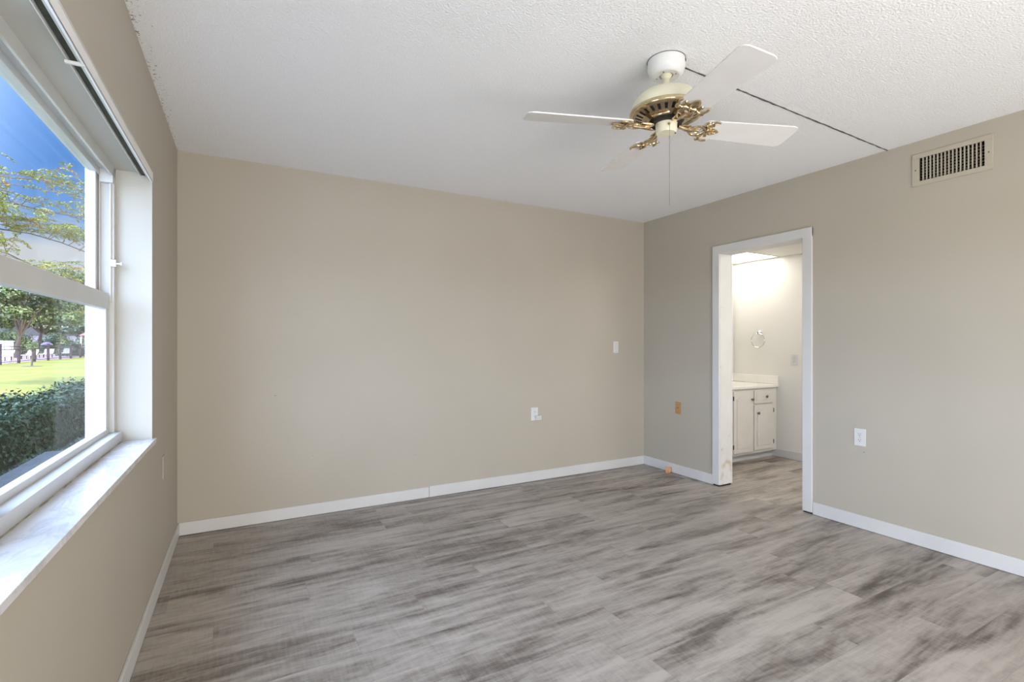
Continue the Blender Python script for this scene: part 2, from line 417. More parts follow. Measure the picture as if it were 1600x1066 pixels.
def holed_wall(name, axis, a0, a1, u0, u1, z0, z1, holes, mat, xf=None):
    """wall slab across 'axis' from a0 to a1, spanning u0..u1 and z0..z1, with rectangular holes; one mesh"""
    us = sorted({u0, u1, *[h[0] for h in holes], *[h[1] for h in holes]})
    zs = sorted({z0, z1, *[h[2] for h in holes], *[h[3] for h in holes]})
    bm = bmesh.new(); cache = {}
    def V(a, u, z):
        k = (a, u, z)
        if k not in cache:
            cache[k] = bm.verts.new((a, u, z) if axis == 'x' else (u, a, z))
        return cache[k]
    def solid(i, j):
        if i < 0 or j < 0 or i >= len(us) - 1 or j >= len(zs) - 1: return False
        uc = (us[i] + us[i + 1]) / 2; zc = (zs[j] + zs[j + 1]) / 2
        return not any(h[0] < uc < h[1] and h[2] < zc < h[3] for h in holes)
    for i in range(len(us) - 1):
        for j in range(len(zs) - 1):
            if not solid(i, j): continue
            ua, ub, za, zb = us[i], us[i + 1], zs[j], zs[j + 1]
            for a in (a0, a1): bm.faces.new((V(a, ua, za), V(a, ub, za), V(a, ub, zb), V(a, ua, zb)))
            if not solid(i - 1, j): bm.faces.new((V(a0, ua, za), V(a1, ua, za), V(a1, ua, zb), V(a0, ua, zb)))
            if not solid(i + 1, j): bm.faces.new((V(a0, ub, za), V(a1, ub, za), V(a1, ub, zb), V(a0, ub, zb)))
            if not solid(i, j - 1): bm.faces.new((V(a0, ua, za), V(a1, ua, za), V(a1, ub, za), V(a0, ub, za)))
            if not solid(i, j + 1): bm.faces.new((V(a0, ua, zb), V(a1, ua, zb), V(a1, ub, zb), V(a0, ub, zb)))
    if xf is not None: bmesh.ops.transform(bm, matrix=xf, verts=bm.verts)
    bmesh.ops.recalc_face_normals(bm, faces=bm.faces)
    me = bpy.data.meshes.new(name); bm.to_mesh(me); bm.free(); me.materials.append(mat)
    o = bpy.data.objects.new(name, me); COL.objects.link(o); o['kind'] = 'structure'
    return o

def S(o): o['kind'] = 'structure'; return o

# ================================================================ room shell
H = 2.44; XR = 3.934; YB = 3.785; YR = -2.75
WY0, WY1, WZ0, WZ1 = .55, 2.823, .758, 2.003      # near window opening
VY0, VY1 = -2.05, -.25                            # unseen window behind the camera, added to light the right wall
S(MB().box(-.02, 5.6, YR - .1, YB + .12, -.12, 0).build('floor', M['floor']))
S(MB().box(-.30, 5.6, YR - .15, YB + .12, H, H + .25).build('ceiling', M['ceiling']))
holed_wall('wall_left', 'x', -.235, 0, YR - .1, YB + .1, -.12, H, [(WY0, WY1, WZ0, WZ1), (VY0, VY1, WZ0, WZ1)], M['wall'], LW)
S(MB().box(-.24, XR, YB, YB + .12, -.12, H).build('wall_back', M['wall']))
S(MB().box(-.30, XR, YR - .12, YR, -.12, H).build('wall_rear', M['wall']))
DY0, DY1, DZ = 2.155, 2.875, 1.985
holed_wall('wall_right', 'x', XR, XR + .14, YR - .1, YB + .12, -.12, H,
           [(DY0, DY1, -.12, DZ), (1.155, 1.455, 2.195, 2.333)], M['wall'])

# white skin of the window reveals (painted plaster returns)
for i, (a, b) in enumerate(((WY0, WY1), (VY0, VY1))):
    r = MB()
    r.box(-.235, -.0005, b - .003, b, WZ0, WZ1 - .003); r.box(-.235, -.0005, a, a + .003, WZ0, WZ1 - .003)
    r.box(-.235, -.0005, a, b, WZ1 - .003, WZ1)
    S(r.build('trim_%d' % (i + 1), M['reveal'], xf=LW))

# baseboards
def baseboard(name, pts_boxes, xf=None):
    m = MB()
    for bx in pts_boxes: m.box(*bx, bev=.003)
    return S(m.build(name, M['trim'], xf=xf))
baseboard('baseboard_left', [(0, .012, YR, YB - .012, 0.002, .083)], LW)
baseboard('baseboard_back', [(-.0, 1.66, YB - .012, YB, .002, .083), (1.662, XR, YB - .013, YB, .002, .088)])
baseboard('baseboard_right', [(XR - .012, XR, YR, 2.087, .002, .089), (XR - .012, XR, 2.94, YB - .013, .002, .089)])

# ceiling slab joint: narrow dark crack from the fan canopy to the right wall
jr = random.Random(3); seg = []
n = 60
for i in range(n + 1):
    t = i / n
    seg.append((2.02 + (XR - 2.02) * t, 1.567 + .057 * t + jr.uniform(-.0015, .0015), H - .0012))
m = MB(); m.tube(seg, [.0032 + jr.uniform(-.001, .0014) for _ in seg], n=6)
S(m.build('trim_3', M['slot']))

# ---------------------------------------------------------------- doorway lining
m = MB(); cw = .066; g = .012
m.box(XR - .017, XR, DY0 - cw, DY0 + .004, g, DZ + cw, bev=.004)
m.box(XR - .017, XR, DY1 - .004, DY1 + cw, g, DZ + cw, bev=.004)
m.box(XR - .0172, XR, DY0 - cw, DY1 + cw, DZ - .004, DZ + cw, bev=.004)
casing_bm = m
def build_jamb(nt, b):
    mx = var_color(nt, b, (.60, .60, .575), (.64, .64, .62), scale=5.)
    tc = N(nt, 'ShaderNodeTexCoord'); sp = N(nt, 'ShaderNodeSeparateXYZ'); nt.links.new(tc.outputs['Object'], sp.inputs[0])
    zr = N(nt, 'ShaderNodeMapRange'); zr.inputs['From Min'].default_value = .52; zr.inputs['From Max'].default_value = .12
    nt.links.new(sp.outputs['Z'], zr.inputs[0])
    nz = N(nt, 'ShaderNodeTexNoise', Scale=9., Detail=5.); nt.links.new(tc.outputs['Object'], nz.inputs['Vector'])
    ad = N(nt, 'ShaderNodeMath', operation='MULTIPLY_ADD'); nt.links.new(zr.outputs[0], ad.inputs[0]); ad.inputs[1].default_value = .2; nt.links.new(nz.outputs['Fac'], ad.inputs[2])
    mr = N(nt, 'ShaderNodeMapRange'); mr.inputs['From Min'].default_value = .66; mr.inputs['From Max'].default_value = .78; nt.links.new(ad.outputs[0], mr.inputs[0])
    m2 = N(nt, 'ShaderNodeMixRGB'); nt.links.new(mr.outputs[0], m2.inputs[0]); nt.links.new(mx.outputs[0], m2.inputs[1]); m2.inputs[2].default_value = (.48, .41, .33, 1)
    nt.links.new(m2.outputs[0], b.inputs['Base Color'])
M['jamb'] = pbsdf('jamb_paint', (.76, .76, .74), .42, build=build_jamb)
door = empty('door_1', (XR + .07, (DY0 + DY1) / 2, 0), kind='structure')
casing_bm.build('door_casing', M['trim'], door)
m = MB()
m.box(XR, XR + .14, DY0 - .001, DY0 + .004, g, DZ); m.box(XR, XR + .14, DY1 - .004, DY1 + .001, g, DZ)
m.box(XR, XR + .14, DY0, DY1, DZ - .004, DZ + .001)
m.build('door_jamb', M['jamb'], door)
m = MB()
m.box(XR + .142, XR + .155, DY0 - .06, DY0 + .004, .01, DZ + .06, bev=.003); m.box(XR + .142, XR + .155, DY1 - .004, DY1 + .06, .01, DZ + .06, bev=.003)
m.box(XR + .142, XR + .155, DY0 - .06, DY1 + .06, DZ - .004, DZ + .06, bev=.003)
m.build('inner_casing', M['trim'], door)
m = MB()
m.box(XR - .006, XR + .14, DY0 - cw + .004, DY0 + .001, .0, g); m.box(XR - .006, XR + .14, DY1, DY1 + cw - .004, .0, g)
m.build('undercut_shade', M['dark'], door)  # dark strip standing in for the shade under the casing

# ---------------------------------------------------------------- bathroom shell
BX = 5.43; BH = 2.147; BYV = 3.885
S(MB().box(BX, BX + .1, .6, BYV + .05, -.12, H).build('wall_bathroom_side', M['bath_wall']))
S(MB().box(XR + .14, BX, BYV, BYV + .02, .001, H).build('wall_bathroom_back', M['bath_wall']))
S(MB().box(XR + .14, BX, .6, .7, -.0, H).build('wall_bathroom_front', M['bath_wall']))
PX0, PX1, PY0, PY1 = 4.80, 5.405, 3.295, 3.862
m = MB()
for bx in ((XR + .14, BX, .7, PY0, BH, BH + .05), (XR + .14, BX, PY1, BYV, BH, BH + .05), (XR + .14, PX0, PY0, PY1, BH, BH + .05), (PX1, BX, PY0, PY1, BH, BH + .05)):
    m.box(*bx)
S(m.build('ceiling.001', M['bath_wall']))
lp = empty('ceiling_light_panel', ((PX0 + PX1) / 2, (PY0 + PY1) / 2, BH), 'glowing square white light panel in the small room ceiling above the vanity', 'ceiling light')
m = MB(); t = .014
m.box(PX0, PX1, PY0, PY0 + t, BH - .004, BH + .006); m.box(PX0, PX1, PY1 - t, PY1, BH - .004, BH + .006)
m.box(PX0, PX0 + t, PY0 + t, PY1 - t, BH - .004, BH + .006); m.box(PX1 - t, PX1, PY0 + t, PY1 - t, BH - .004, BH + .006)
M['frame_grey'] = vmat('grey_light_frame', (.42, .42, .43), (.48, .48, .49), .4, scale=10.)
m.build('frame', M['frame_grey'], lp)
MB().box(PX0 + t, PX1 - t, PY0 + t, PY1 - t, BH + .004, BH + .010).build('diffuser', M['diffuser'], lp)
baseboard('baseboard_bathroom', [(BX - .012, BX, .7, 3.408, .002, .085)])

# ---------------------------------------------------------------- building outside, unseen mass sized so its shadow covers the hedge
S(MB().box(-.235, 7.5, YB + .13, 6.2, -.3, 4.2).build('wall_outside', M['grey_stucco'], xf=None))
S(MB().box(-.30, 7.5, YR - 3, YB + .13, H + .26, 4.2).build('roof_mass', M['grey_stucco']))
S(MB().box(5.7, 7.5, YR - 3, YB + .12, -.3, H + .25).build('wall_outside.001', M['grey_stucco']))

# ================================================================ windows
def window(name, y0, y1, mull):
    root = empty(name, LW @ Vector((-.17, (y0 + y1) / 2, WZ0)), kind='structure')
    a, b = y0, y1
    zt = WZ1 - .003; zb = .778
    m = MB()
    for (ya, yb, side) in ((b - .035, b - .003, 1), (a + .003, a + .035, -1)):
        m.box(-.235, -.134, ya, yb, zb, zt, bev=.002)
    # channel ribs of the jambs
    m.box(-.150, -.143, b - .046, b - .035, 1.40, 1.925, bev=.001); m.box(-.150, -.143, a + .035, a + .046, 1.40, 1.925, bev=.001)
    m.box(-.186, -.180, b - .050, b - .035, zb, zt - .03, bev=.001); m.box(-.186, -.180, a + .035, a + .050, zb, zt - .03, bev=.001)
    # head: lip, groove, stop
    m.box(-.235, -.134, a, b, 1.982, zt); m.box(-.142, -.134, a, b, 1.955, 1.984, bev=.001); m.box(-.185, -.179, a + .03, b - .03, 1.955, 1.984, bev=.001)
    # closing piece of the jamb channel at the top
    m.box(-.181, -.134, b - .06, b - .033, 1.925, 1.984, bev=.001)
    # sill member, sloped outwards
    m.prism([(-.235, zb), (-.112, zb), (-.110, .824), (-.150, .824), (-.152, .814), (-.235, .800)], b - a - .006,
            Matrix(((1, 0, 0, 0), (0, 0, 1, a + .003), (0, 1, 0, 0), (0, 0, 0, 1))))
    # mullion
    m.box(-.235, -.130, mull - .035, mull + .035, zb, zt, bev=.002)
    m.build('window_frame', M['white_metal'], root, LW)
    for (u0, u1) in ((a + .035, mull - .035), (mull + .035, b - .035)):
        zr0, zr1 = 1.368, 1.440
        # upper sash, outer track
        s = MB(); st = .050
        s.box(-.214, -.188, u0, u0 + st, zr0 + .03, 1.984, bev=.002); s.box(-.214, -.188, u1 - st, u1, zr0 + .03, 1.984, bev=.002)
        s.box(-.214, -.188, u0, u1, 1.962, 1.984, bev=.002); s.box(-.214, -.188, u0, u1, 1.405, 1.450, bev=.003)
        s.build('upper_sash', M['white_metal'], root, LW)
        MB().box(-.203, -.199, u0 + st - .004, u1 - st + .004, 1.446, 1.966).build('glass_pane', M['glass'], root, LW)
        # lower sash, inner track
        s = MB(); st = .052
        s.box(-.180, -.152, u0, u0 + st, .816, zr1, bev=.002); s.box(-.180, -.152, u1 - st, u1, .816, zr1, bev=.002)
        s.box(-.180, -.150, u0, u1, zr0, zr1, bev=.004); s.box(-.180, -.150, u0, u1, .816, .846, bev=.003)
        s.build('lower_sash', M['white_metal'], root, LW)
        MB().box(-.174, -.170, u0 + st - .004, u1 - st + .004, .842, zr0 + .004).build('glass_pane', M['glass'], root, LW)
    return root
win1 = window('window_1', WY0, WY1, 1.52)
win2 = window('added_window_2', VY0, VY1, -1.15)  # added opening, out of view, for extra daylight
# small white sash stop clipped to the jamb
m = MB(); m.box(-.150, -.124, 2.768, 2.784, 1.558, 1.588, bev=.002); m.box(-.130, -.108, 2.772, 2.780, 1.568, 1.575, bev=.002)
m.box(-.110, -.102, 2.769, 2.783, 1.565, 1.579, bev=.003)
m.build('sash_stop', M['plastic'], win1, LW)

# marble sill
def sill(y0, y1, parent):
    m = MB(); m.box(-.134, .014, y0 + .003, y1 - .003, WZ0, .778, bev=.0015)
    for (ya, yb) in ((y0 - .015, y0 + .003), (y1 - .003, y1 + .016)): m.box(.0005, .014, ya, yb, WZ0, .778)
    return m.build('window_sill', M['marble'], parent, LW)
sill(WY0, WY1, win1); sill(VY0, VY1, win2)
m = MB()   # stained caulk bead between marble and frame
pts = [(-.1105 + jr.uniform(-.001, .0015), WY0 + .01 + (WY1 - WY0 - .02) * i / 60, .7785) for i in range(61)]
m.tube(pts, [.0022 + jr.uniform(-.0008, .0012) for _ in pts], n=6)
M['caulk'] = vmat('stained_caulk', (.30, .27, .20), (.58, .54, .45), .8, scale=14., lo=.4, hi=.6)
m.build('caulk_bead', M['caulk'], win1, LW)
m = MB(); m.box(-.40, -.24, WY0 - .1, WY1 + .1, .66, .74); lg = m.build('window_ledge', M['ledge'], win1, LW)
m = MB(); lr = random.Random(11)
for i in range(16):  # white droppings scattered on the outer ledge
    c = (lr.uniform(-.37, -.26), lr.uniform(1.7, 2.3), .7405)
    m.lathe([(0, .001), (.003 + lr.random() * .002, .0006), (.004, 0)], c, n=8)
m.build('droppings', M['plastic'], lg, LW)

# vertical blind headrail under the reveal head
hr = empty('blind_headrail', LW @ Vector((-.02, 1.7, 1.97)), 'long white headrail of a removed vertical blind along the window head', 'headrail')
m = MB()
y0h, y1h = WY0 + .01, 2.800
m.box(-.040, .006, y0h, y1h, 1.994, 2.0)
m.box(.002, .006, y0h, y1h, 1.960, 1.998, bev=.001)
m.box(-.040, -.038, y0h, y1h, 1.974, 1.998, bev=.0008)
m.box(-.004, .006, y0h, y1h, 1.960, 1.963, bev=.0008)
m.build('rail', M['fan_white'], hr, LW)
MB().box(-.036, .001, y0h, y1h, 1.984, 1.993).build('inner_channel', M['track_dark'], hr, LW)
m = MB(); m.box(-.017, -.0065, y0h, y1h, 1.975, 1.984, bev=.001); m.build('channel_fin', M['white_metal'], hr, LW)
m = MB(); m.box(-.040, .004, 1.712, 1.722, 1.958, 1.966, bev=.001); m.build('rail_clip', M['plastic'], hr, LW)

# ================================================================ electrical plates
def frame_for(wall, u, z):
    """local x = along wall to the viewer's right, local y = up, local z = out of wall"""
    if wall == 'back': X, Zv, o = Vector((1, 0, 0)), Vector((0, -1, 0)), Vector((u, YB, z))
    elif wall == 'right': X, Zv, o = Vector((0, -1, 0)), Vector((-1, 0, 0)), Vector((XR, u, z))
    elif wall == 'bath': X, Zv, o = Vector((0, -1, 0)), Vector((-1, 0, 0)), Vector((BX, u, z))
    elif wall == 'left':
        X, Zv, o = Vector((0, 1, 0)), Vector((1, 0, 0)), Vector((0, u, z))
    Y = Vector((0, 0, 1))
    m = Matrix((X, Y, Zv)).transposed().to_4x4(); m.translation = o
    return (LW @ m) if wall == 'left' else m
def tbox(m, F, x0, x1, y0, y1, z0, z1, bev=0.):
    m.obox(F @ Matrix.Translation(((x0 + x1) / 2, (y0 + y1) / 2, (z0 + z1) / 2)), x1 - x0, y1 - y0, z1 - z0, bev)
def plate_root(name, wall, u, z, label, cat, group=None):
    F = frame_for(wall, u, z); return F, empty(name, F.translation, label, cat, group)
def cover(F, root, mat, w=.070, h=.114, name='cover_plate', th=.005):
    m = MB(); tbox(m, F, -w / 2, w / 2, -h / 2, h / 2, 0, th, .002); return m.build(name, mat, root)
def duplex(F, root, third=False):
    cover(F, root, M['plastic'])
    for s in (1, -1):
        m = MB(); cy = s * .0195
        poly = []
        for k in range(24):
            a = 2 * PI * k / 24; x = .0172 * math.cos(a); y = .0172 * math.sin(a)
            poly.append((max(-.0165, min(.0165, x * 1.05)), max(-.0135, min(.0135, y))))
        m.prism(poly, .0075, F @ Matrix.Translation((0, cy, 0)))
        f = m.build('socket_face', M['plastic'], root)
        m = MB()
        tbox(m, F, -.0078, -.0054, cy - .001, cy + .0075, .0072, .0079); tbox(m, F, .0052, .0074, cy, cy + .0068, .0072, .0079)
        m.lathe([(0, .0004), (.0028, .0004), (.0028, 0)], n=12, mat=F @ Matrix.Translation((0, cy - .0065, .0075)))
        m.build('socket_slots', M['slot'], f)
    m = MB(); m.lathe([(0, .0009), (.0022, .0006), (.0028, 0)], n=12, mat=F @ Matrix.Translation((0, 0, .005)))
    m.build('screw', M['chrome'], root)
F, r = plate_root('wall_outlet', 'right', 1.782, .600, 'white duplex wall outlet on the right wall, right of the doorway', 'outlet'); duplex(F, r)
F, r = plate_root('wall_outlet', 'back', 2.640, .594, 'white duplex wall outlet low on the back wall with a plug adapter in it', 'outlet'); duplex(F, r)
ad = empty('plug_adapter', F @ Vector((.02, -.02, .02)), 'small white plug adapter stuck in the lower socket of the back wall outlet', 'adapter')
m = MB(); tbox(m, F, .002, .052, -.052, -.014, .0085, .040, .004); m.build('body', M['plastic'], ad)
m = MB(); tbox(m, F, .0521, .0535, -.045, -.022, .014, .034); tbox(m, F, .012, .016, -.040, -.030, .0395, .0406); tbox(m, F, .030, .034, -.040, -.030, .0395, .0406)
m.build('socket_slots', M['slot'], ad)
F, r = plate_root('wall_switch', 'back', 3.568, 1.182, 'small white wall switch plate at head height on the back wall near the corner', 'switch')
cover(F, r, M['plastic'], .062, .112)
m = MB(); tbox(m, F, -.0165, .0165, -.018, .036, .004, .009, .002); m.build('rocker', M['trim'], r)
m = MB(); m.lathe([(0, .001), (.003, .0007), (.0035, 0)], n=12, mat=F @ Matrix.Translation((0, -.040, .005))); m.build('screw', M['slot'], r)
F, r = plate_root('switch_plate', 'right', 3.333, .617, 'tan brown cover plate on the right wall between corner and doorway', 'wall plate')
cover(F, r, M['tan'], .064, .114)
m = MB(); m.lathe([(0, .010), (.0055, .010), (.0055, .003), (.0075, .0025), (.0075, 0)], n=16, mat=F @ Matrix.Translation((0, .004, .005))); m.build('jack', M['brass_dull'], r)
F, r = plate_root('bathroom_outlet', 'bath', 3.152, 1.048, 'white outlet plate on the lit small-room wall right of the towel ring', 'outlet'); duplex(F, r)
F, r = plate_root('blank_plate', 'left', 3.17, .575, 'beige painted-over cover plate low on the window wall under the sill end', 'wall plate')
cover(F, r, M['wall'], .070, .118)

# nail holes and scuffs on the back wall stay in small marks
def mark(wall, u, z, w, h, name='nail_hole'):
    return frame_for(wall, u, z), w, h
mk = [('back', 1.0, .55, .005, .005), ('back', 0.80, .42, .006, .006), ('back', 1.55, .35, .006, .006), ('back', .56, .86, .016, .005), ('back', 2.3, 1.95, .006, .006), ('back', 3.2, 1.55, .008, .004), ('right', 1.76, .505, .016, .006)]

wall_of = {'back': bpy.data.objects['wall_back'], 'right': bpy.data.objects['wall_right']}
for (wn_, u_, z_, w_, h_) in mk:
    Fm = frame_for(wn_, u_, z_)
    m = MB(); m.lathe([(0, .0009), (.6, .0007), (1.0, .0001)], n=10, mat=Fm @ Matrix.Diagonal((w_ / 2, h_ / 2, 1, 1)))
    m.build('nail_hole', M['scuff'], wall_of[wn_])

# ================================================================ air register
vr = empty('air_register', (XR, 1.305, 2.264), 'beige metal air vent grille high on the right wall under the ceiling', 'air vent')
F = frame_for('right', 1.305, 2.264)
m = MB(); ow, oh, iw, ih = .186, .097, .150, .069
tbox(m, F, -ow, ow, ih, oh, 0, .007, .002); tbox(m, F, -ow, ow, -oh, -ih, 0, .007, .002)
tbox(m, F, -ow, -iw, -ih - .001, ih + .001, 0, .007, .002); tbox(m, F, iw, ow, -ih - .001, ih + .001, 0, .007, .002)
m.build('frame', M['vent'], vr)
for s in (-1, 1):
    m = MB(); m.lathe([(0, .0016), (.003, .001), (.004, 0)], n=12, mat=F @ Matrix.Translation((s * .168, 0, .007))); m.build('screw', M['slot'], vr)
nv = 17
for i in range(1, nv):
    x = -iw + 2 * iw * i / nv
    m = MB(); tbox(m, F, x - .0026, x + .0026, -ih, ih, -.012, .003, .0008); m.build('louver', M['vent'], vr)
for i in range(1, 8):
    y = -ih + 2 * ih * i / 8
    m = MB(); tbox(m, F, -iw, iw, y - .0012, y + .0012, -.030, -.016); m.build('rear_louver', M['vent'], vr)
m = MB()
tbox(m, F, -iw, iw, -ih, ih, -.135, -.130); tbox(m, F, -iw, iw, ih - .0015, ih, -.13, -.003); tbox(m, F, -iw, iw, -ih, -ih + .0015, -.13, -.003)
tbox(m, F, -iw, -iw + .0015, -ih, ih, -.13, -.003); tbox(m, F, iw - .0015, iw, -ih, ih, -.13, -.003)
m.build('duct', M['dark'], vr)

# ================================================================ wood block on the floor
bl = empty('wood_block', (3.893, 3.415, 0), 'small orange-brown wood block on the floor against the baseboard near the corner', 'wood block')
m = MB(); m.obox(Matrix.Translation((3.893, 3.415, .030)) @ Matrix.Rotation(.5, 4, 'Z') @ Matrix.Rotation(.18, 4, 'Y'), .038, .046, .044, .002); m.build('block', M['wood'], bl)
m = MB(); m.obox(Matrix.Translation((3.884, 3.41, .006)) @ Matrix.Rotation(.2, 4, 'Z'), .030, .034, .012, .001); m.build('splinter', M['wood'], bl)

# ================================================================ ceiling fan
FC = Vector((1.958, 1.570, 0))
fan = empty('ceiling_fan', (FC.x, FC.y, H), 'white four-blade ceiling fan with cream motor and ornate brass trim', 'ceiling fan')
def LT(name, prof, mat, parent=fan, n=64, smooth=True, c=None):
    m = MB(); m.lathe(prof, c or FC, n=n); return m.build(name, mat, parent, smooth=smooth)
can = LT('canopy', [(0, 2.44), (.078, 2.44), (.0785, 2.425), (.078, 2.405), (.073, 2.388), (.062, 2.376), (.058, 2.373), (.052, 2.372), (.048, 2.374), (.030, 2.374), (.026, 2.382), (0, 2.382)], M['fan_white'])
m = MB(); m.tube([FC + Vector((.0795 * math.cos(t_), .0795 * math.sin(t_), 2.4388)) for t_ in [2 * PI * i / 64 for i in range(64)]], .0013, n=5, closed=True); m.build('canopy_gap', M['slot'], can)
for k in range(4):
    a = k * PI / 2 + .5
    LT('canopy_screw', [(0, 2.3705), (.003, 2.371), (.0035, 2.3735)], M['chain'], can, n=10, c=FC + Vector((.041 * math.cos(a), .041 * math.sin(a), 0)))
a = math.radians(60)
m = MB(); m.lathe([(0, .004), (.006, .003), (.007, 0)], n=12, mat=Matrix.Translation(FC + Vector((.0785 * math.cos(math.radians(-55)), .0785 * math.sin(math.radians(-55)), 2.425))) @ Vector((math.cos(math.radians(-55)), math.sin(math.radians(-55)), 0)).to_track_quat('Z', 'Y').to_matrix().to_4x4())
m.build('canopy_screw', M['slot'], can)
LT('downrod', [(0, 2.385), (.020, 2.383), (.024, 2.376), (.020, 2.368), (.0135, 2.362), (.0135, 2.322), (.019, 2.318), (.021, 2.298), (.0, 2.298)], M['fan_cream'])
LT('motor_housing', [(0, 2.304), (.060, 2.303), (.088, 2.298), (.115, 2.287), (.134, 2.269), (.145, 2.247), (.149, 2.228), (.149, 2.214), (0, 2.214)], M['fan_cream'])
ring = LT('brass_rim', [(.1490, 2.224), (.1525, 2.222), (.1550, 2.217), (.1555, 2.211), (.1535, 2.205), (.149, 2.201), (.143, 2.200), (.139, 2.203), (.137, 2.208), (.137, 2.216)], M['brass'])
# pierced brass bottom bowl: one panel per pair of slots
m = MB(); NS = 26
def bowl(r): return 2.206 - (0.142 - r) * .42
for k in range(NS):
    a0 = 2 * PI * k / NS; a1 = 2 * PI * (k + 1) / NS; ag = a0 + (a1 - a0) * .42
    def patch(aa, ab, ra, rb):
        q = [(ra, aa), (ra, ab), (rb, ab), (rb, aa)]
        top = [m.bm.verts.new(FC + Vector((r_ * math.cos(t_), r_ * math.sin(t_), bowl(r_)))) for r_, t_ in q]
        bot = [m.bm.verts.new(FC + Vector((r_ * math.cos(t_), r_ * math.sin(t_), bowl(r_) + .003))) for r_, t_ in q]
        m.bm.faces.new(top); m.bm.faces.new(list(reversed(bot)))
        for i in range(4):
            j = (i + 1) % 4; m.bm.faces.new((top[i], bot[i], bot[j], top[j]))
    patch(a0, a1, .142, .131); patch(ag, a1, .131, .103); patch(a0, a1, .103, .074)
m.build('brass_grille', M['brass_dull'], fan)
LT('motor_core', [(0, 2.212), (.134, 2.212), (.125, 2.206), (.09, 2.192), (.072, 2.182), (.066, 2.166), (0, 2.166)], M['dark'])
for k in range(4):      # raised brass arc plates on the bowl
    ac = k * PI / 2 + math.radians(-107) + PI / 4
    pts = []
    for i in range(13):
        t_ = -1 + 2 * i / 12; a = ac + t_ * .42
        pts.append(FC + Vector((.088 * math.cos(a), .088 * math.sin(a), bowl(.088) - .006 + .004 * t_ * t_)))
    m = MB(); m.tube(pts, .0045, n=8); m.build('arc_trim', M['brass'], fan, smooth=True)
LT('switch_housing', [(0, 2.178), (.038, 2.178), (.0445, 2.174), (.0462, 2.166), (.0457, 2.163), (.0447, 2.162), (.0450, 2.138), (.042, 2.130), (.0405, 2.125), (0, 2.124)], M['fan_cream'])
LT('bottom_screw', [(0, 2.1205), (.003, 2.1215), (.0035, 2.1245)], M['slot'], n=10, c=FC + Vector((.025, -.028, 0)))
ca = math.radians(-122)
cp = FC + Vector((.0475 * math.cos(ca), .0475 * math.sin(ca), 2.148))
m = MB(); m.lathe([(0, .008), (.003, .0085), (.0045, .007), (.006, 0)], n=16, mat=Matrix.Translation(cp) @ Vector((math.cos(ca), math.sin(ca), 0)).to_track_quat('Z', 'Y').to_matrix().to_4x4())
pc = m.build('chain_grommet', M['brass'], fan, smooth=True)
ctop = cp + Vector((.009 * math.cos(ca), .009 * math.sin(ca), 0))
m = MB(); zc = ctop.z - .002
m.tube([cp, ctop, ctop + Vector((0, 0, -.01)), ctop + Vector((0, 0, -.055))], .0009, n=6)
m.tube([ctop + Vector((0, 0, -.055)), ctop + Vector((0, 0, -.068))], .0022, n=8)
z = -.068
m.tube([ctop + Vector((0, 0, -.068)), ctop + Vector((0, 0, 1.800 - ctop.z))], .0012, n=6)
while ctop.z + z > 1.800:
    m.lathe([(0, .0016), (.0016, 0), (0, -.0016)], ctop + Vector((0, 0, z)), n=6); z -= .0055
m.build('pull_chain', M['chain'], fan)

ZB = 2.157
PITCH = math.radians(-12)
def bez(p, n=10):
    p = [Vector(q) for q in p]; out = []
    for i in range(len(p) - 1):
        p0 = p[max(i - 1, 0)]; p1 = p[i]; p2 = p[i + 1]; p3 = p[min(i + 2, len(p) - 1)]
        for k in range(n):
            t = k / n
            out.append(.5 * ((2 * p1) + (-p0 + p2) * t + (2 * p0 - 5 * p1 + 4 * p2 - p3) * t * t + (-p0 + 3 * p1 - 3 * p2 + p3) * t ** 3))
    out.append(p[-1]); return out
def blade_shape(r1):
    r0, w0, w1 = .165, .057, .073
    pts = []
    def corner(cx, cy, r, a0, a1, n=8):
        for i in range(n + 1):
            a = math.radians(a0 + (a1 - a0) * i / n); pts.append((cx + r * math.cos(a), cy + r * math.sin(a)))
    corner(r0 + .016, -w0 + .016, .016, 180, 266)
    corner(r1 - .026, -w1 + .026, .026, 268, 360)
    corner(r1 - .026, w1 - .026, .026, 0, 92)
    corner(r0 + .016, w0 - .016, .016, 94, 180)
    return pts
